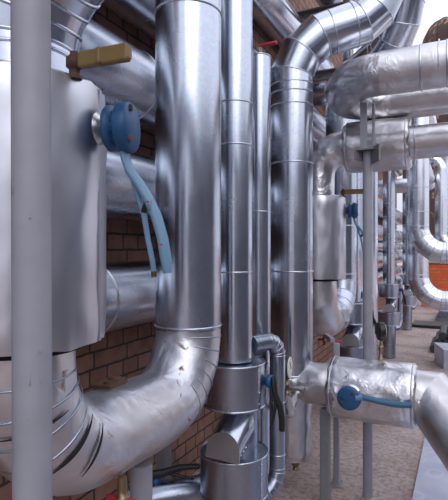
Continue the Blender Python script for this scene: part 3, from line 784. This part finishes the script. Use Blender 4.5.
# ------------------------------------------------------------------ bottom left small things
def low_valve():
    t = thing('lever_valve', 'black lever valve with blue collar low by the wall under the big bend', 'valve', (-1.20, 1.96, 0.2))
    zc = H-1.115
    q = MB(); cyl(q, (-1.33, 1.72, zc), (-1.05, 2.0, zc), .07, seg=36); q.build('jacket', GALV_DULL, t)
    c = V((-1.19+.0, 1.86, zc)); ax = V((1, 1, 0)).normalized()
    for s in (-.17, .17):
        q = MB(); bead(q, circle(c+ax*s, ax, .071, 36), c+ax*s, .003); q.build('rolled_edge', BEAD, t)
    b0 = c+V((-.04, -.02, .065))
    q = MB(); lathe(q, b0, (0, 0, 1), [(0, .024), (.02, .024), (.022, .018), (.03, .012)], 16); q.build('collar', BLUE, t)
    q = MB(); P = [b0+V((-.01, -.01, .035)), b0+V((.03, .02, .04)), b0+V((.09, .06, .06)), b0+V((.17, .10, .065))]
    tube(q, P, [.02, .018, .014, .012], 10); lv = q.build('lever', BLACK, t)
    q = MB(); tube(q, [P[1], P[1]+V((.06, .03, -.012)), P[1]+V((.12, .06, -.03))], [.008, .008, .006], 8); q.build('squeeze_grip', BLACK, lv)
low_valve()
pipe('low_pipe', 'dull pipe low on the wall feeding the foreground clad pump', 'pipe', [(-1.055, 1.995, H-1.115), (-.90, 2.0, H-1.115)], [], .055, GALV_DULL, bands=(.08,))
st = post('support_stand', 'dark steel stand behind the low valve against the wall', -1.33, 2.06, H-.60, .03, POST_DARK, True, group=None)
post('support_stand', 'short grey stub post carrying the big foil bend', RX, 1.25, H-.665, .035, POST, False, group=None)
def red_drain(x, y, z, label):
    t = thing('drain_cock', label, 'valve', (x, y, z), 'red lever drain cocks under the return bends')
    q = MB(); lathe(q, (x, y, z+.05), (0, 0, -1), [(-.03, .012), (0, .014), (.02, .014), (.022, .018), (.045, .018), (.047, .012), (.07, .012)], 10); q.build('body', BRASS, t)
    q = MB(); tube(q, [V((x-.05, y, z+.016)), V((x, y, z+.022)), V((x+.04, y+.01, z+.012)), V((x+.11, y+.03, z+.008)), V((x+.125, y+.035, z+.008))], [.007, .009, .0085, .009, .006], 10); q.build('lever', RED, t)
red_drain(-.80, 1.04, H-.68, 'red lever drain cock under the big near foil bend')
red_drain(RX, YF+.18, H-.685, 'red lever drain cock under the small far foil bend')

# ------------------------------------------------------------------ yard
q = MB(); x0, x1, y0_, y1_ = -.19, 1.3, 1.9, 5.1
def sheet():
    pts = [(-.262, 1.9), (1.3, 1.9), (1.3, 5.1), (-.24, 5.1)]
    q = MB(); q.add([(x, y, .022) for x, y in pts]+[(x, y, .0) for x, y in pts], [(0, 1, 2, 3), (7, 6, 5, 4), (0, 4, 5, 1), (1, 5, 6, 2), (2, 6, 7, 3), (3, 7, 4, 0)], smooth=False)
    o = q.build('metal_sheet', SHEET, None, (.4, 3.4, 0)); tag(o, 'pale zinc sheet with ring stains lying on the earth, bottom right', 'sheet')
sheet()
# galvanised box channel
def channel():
    t = thing('metal_trough', 'pale sheet metal trough by the black pipes at the right edge', 'trough', (.25, 6.8, 0))
    a = V((-.18, 6.64, 0)); b = V((-.31, 7.10, 0)); e = V((1, .12, 0)); h = .24
    q = MB(); A = [a, b, b+e, a+e]
    q.add([p+V((0, 0, 0)) for p in A]+[p+V((0, 0, h)) for p in A], [(0, 1, 2, 3), (7, 6, 5, 4), (1, 0, 4, 5), (2, 1, 5, 6), (3, 2, 6, 7), (0, 3, 7, 4)], smooth=False)
    q.build('body', SHEET, t)
    q = MB(); tube(q, [p+V((0, 0, h)) for p in A+[A[0]]], .006, 6); q.build('rim', BEAD, t)
channel()
q = MB(); cyl(q, (-.40, 5.95, .02), (1.6, 6.05, .02), .02, seg=16); o = q.build('plastic_pipe', WHITE, None, (0, 6, .02)); tag(o, 'thin white tube lying across the earth behind the lower jacket', 'tube')
for i, (px, py) in enumerate(((434, 349), (438.5, 341), (446.5, 341), (440, 333.5), (447.5, 333))):
    pass
rows = [(0, 0), (1, 0), (2, 0), (3, 0), (.5, 1), (1.5, 1), (2.5, 1), (1, 2), (2, 2)]
names = {(0, 0): 'bottom left one of the pile', (1, 0): 'second from left in the bottom row', (2, 0): 'third from left in the bottom row', (3, 0): 'right one of the bottom row',
         (.5, 1): 'left one of the middle row', (1.5, 1): 'centre one of the middle row', (2.5, 1): 'right one of the middle row', (1, 2): 'left one on top of the pile', (2, 2): 'right one on top of the pile'}
rr = .056
for (i, j) in rows:
    x = -.335+i*2*rr*1.01; z = rr+.002+j*rr*1.75; y = 7.6
    q = MB(); q.rings([circle((x, y, z), (0, 1, 0), rr, 24), circle((x, y+.8, z), (0, 1, 0), rr, 24)], (True, True), [0, 2.2], rr)
    q.rings([circle((x, y-.003, z), (0, 1, 0), rr*.8, 24), circle((x, y-.002, z), (0, 1, 0), rr*.55, 24)], (True, True), [0, .1], rr)
    o = q.build('plastic_pipe', ROD, None, (x, y, z)); tag(o, 'stacked black pipe end, ' + names[(i, j)], 'pipe', 'black pipes piled behind the trough')
# dark plates on the ground
def plates():
    t = thing('plate_stack', 'low stack of dark sheets on the earth across the alley', 'sheets', (-.30, 10.2, 0))
    for k in range(2):
        q = MB(); q.box((-.30+.02*k, 10.2-.01*k, .030+.022*k), (1.1, .6, .018), Matrix.Rotation(-.06+.03*k, 3, 'Z')); q.build('sheet', ROD, t)
    for sx in (-.35, .3):
        q = MB(); q.box((-.30+sx*.9, 10.2, .011), (.08, .55, .022)); q.build('batten', RUST, t)
plates()
def grating():
    t = thing('grating_stack', 'grey bar gratings piled beyond the dark sheets', 'grating', (0.3, 11.3, 0))
    for k in range(3):
        q = MB(); z = .05+.07*k; x0, x1, ya, yb = -.45+.04*k, 1.3, 10.9, 11.8
        for i in range(14): q.box((x0+(x1-x0)*i/13, (ya+yb)/2, z), (.012, yb-ya, .05))
        for i in range(5): q.box(((x0+x1)/2, ya+(yb-ya)*i/4, z), (x1-x0, .012, .05))
        q.build('grating_panel', GALV_DULL, t)
grating()
# low orange brick wall, its coping and the tall round tank
o = plainbox((-.9, 13.6, 0), (4.2, 13.9, 1.12)).build('brick_wall', BRICK_OR, None, (0, 13.6, 0)); 
ow = thing('garden_wall', 'low orange brick wall at the far end of the alley', 'wall', (0, 13.6, 0)); o.parent = ow; o.location = (0, 0, 0)
q = MB(); q.box((1.65, 13.75, 1.22), (5.3, .42, .2)); q.build('coping', CONC, ow)
p = at(450, 40, d=24)
def tank():
    t = thing('round_tank', 'rusty brown round topped tank showing above the foil U turn', 'tank', (p.x, p.y, 0))
    R = 1.25; zc = p.z-.15
    prof = [(0, R), (zc-.1, R)]+[(zc-.1+R*1.05*math.sin(a), R*math.cos(a)) for a in [PI/2*i/12 for i in range(1, 13)]]
    q = MB(); lathe(q, (p.x, p.y, 0), (0, 0, 1), prof, 48); q.build('shell', SILO, t)
    for k in range(12):
        an = 2*PI*k/12; q = MB(); d = V((math.cos(an), math.sin(an), 0))
        pts = [V((p.x, p.y, z))+d*(r_*1.01) for z, r_ in prof[:-1]]
        tube(q, pts, .05, 6); q.build('rib', RUST, t)
tank()

# ------------------------------------------------------------------ light
w = bpy.data.worlds.new('overcast'); bpy.context.scene.world = w; w.use_nodes = True
nt = w.node_tree; L = nt.links.new
bg = nt.nodes['Background']
tc = nt.nodes.new('ShaderNodeTexCoord'); sp = nt.nodes.new('ShaderNodeSeparateXYZ'); L(tc.outputs['Generated'], sp.inputs[0])
r = ramp(nt, [(0.0, (.30, .30, .34)), (0.5, (.42, .43, .50)), (0.62, (.80, .83, .95)), (.8, (.98, 1.02, 1.16)), (1., (.98, 1.02, 1.16))])
mr = nt.nodes.new('ShaderNodeMapRange'); mr.inputs[1].default_value = -1; mr.inputs[2].default_value = 1; L(sp.outputs['Z'], mr.inputs[0]); L(mr.outputs[0], r.inputs['Fac'])
L(r.outputs['Color'], bg.inputs['Color']); bg.inputs['Strength'].default_value = 1.0
sun = bpy.data.lights.new('overcast_sun', 'SUN'); sun.energy = .6; sun.angle = math.radians(50); sun.color = (1, .97, .93)
so = bpy.data.objects.new('overcast_sun', sun); C.objects.link(so); so.rotation_euler = (math.radians(35), math.radians(38), 0)

# ------------------------------------------------------------------ camera
cam = bpy.data.cameras.new('camera'); co = bpy.data.objects.new('camera', cam); C.objects.link(co)
co.location = (0, 0, H); co.rotation_euler = (PI/2, 0, YAW)
cam.sensor_fit = 'HORIZONTAL'; cam.sensor_width = 36; cam.lens = F_PX/448*36
cam.shift_y = (248.5-250)/448
cam.clip_start = .02; cam.clip_end = 200
sc = bpy.context.scene; sc.camera = co
sc.view_settings.view_transform = 'Standard'; sc.view_settings.look = 'None'; sc.view_settings.gamma = 1; sc.view_settings.use_curve_mapping = False
sc.view_settings.exposure = 0.5
for o in list(bpy.data.objects):
    if '_o' in o: del o['_o']
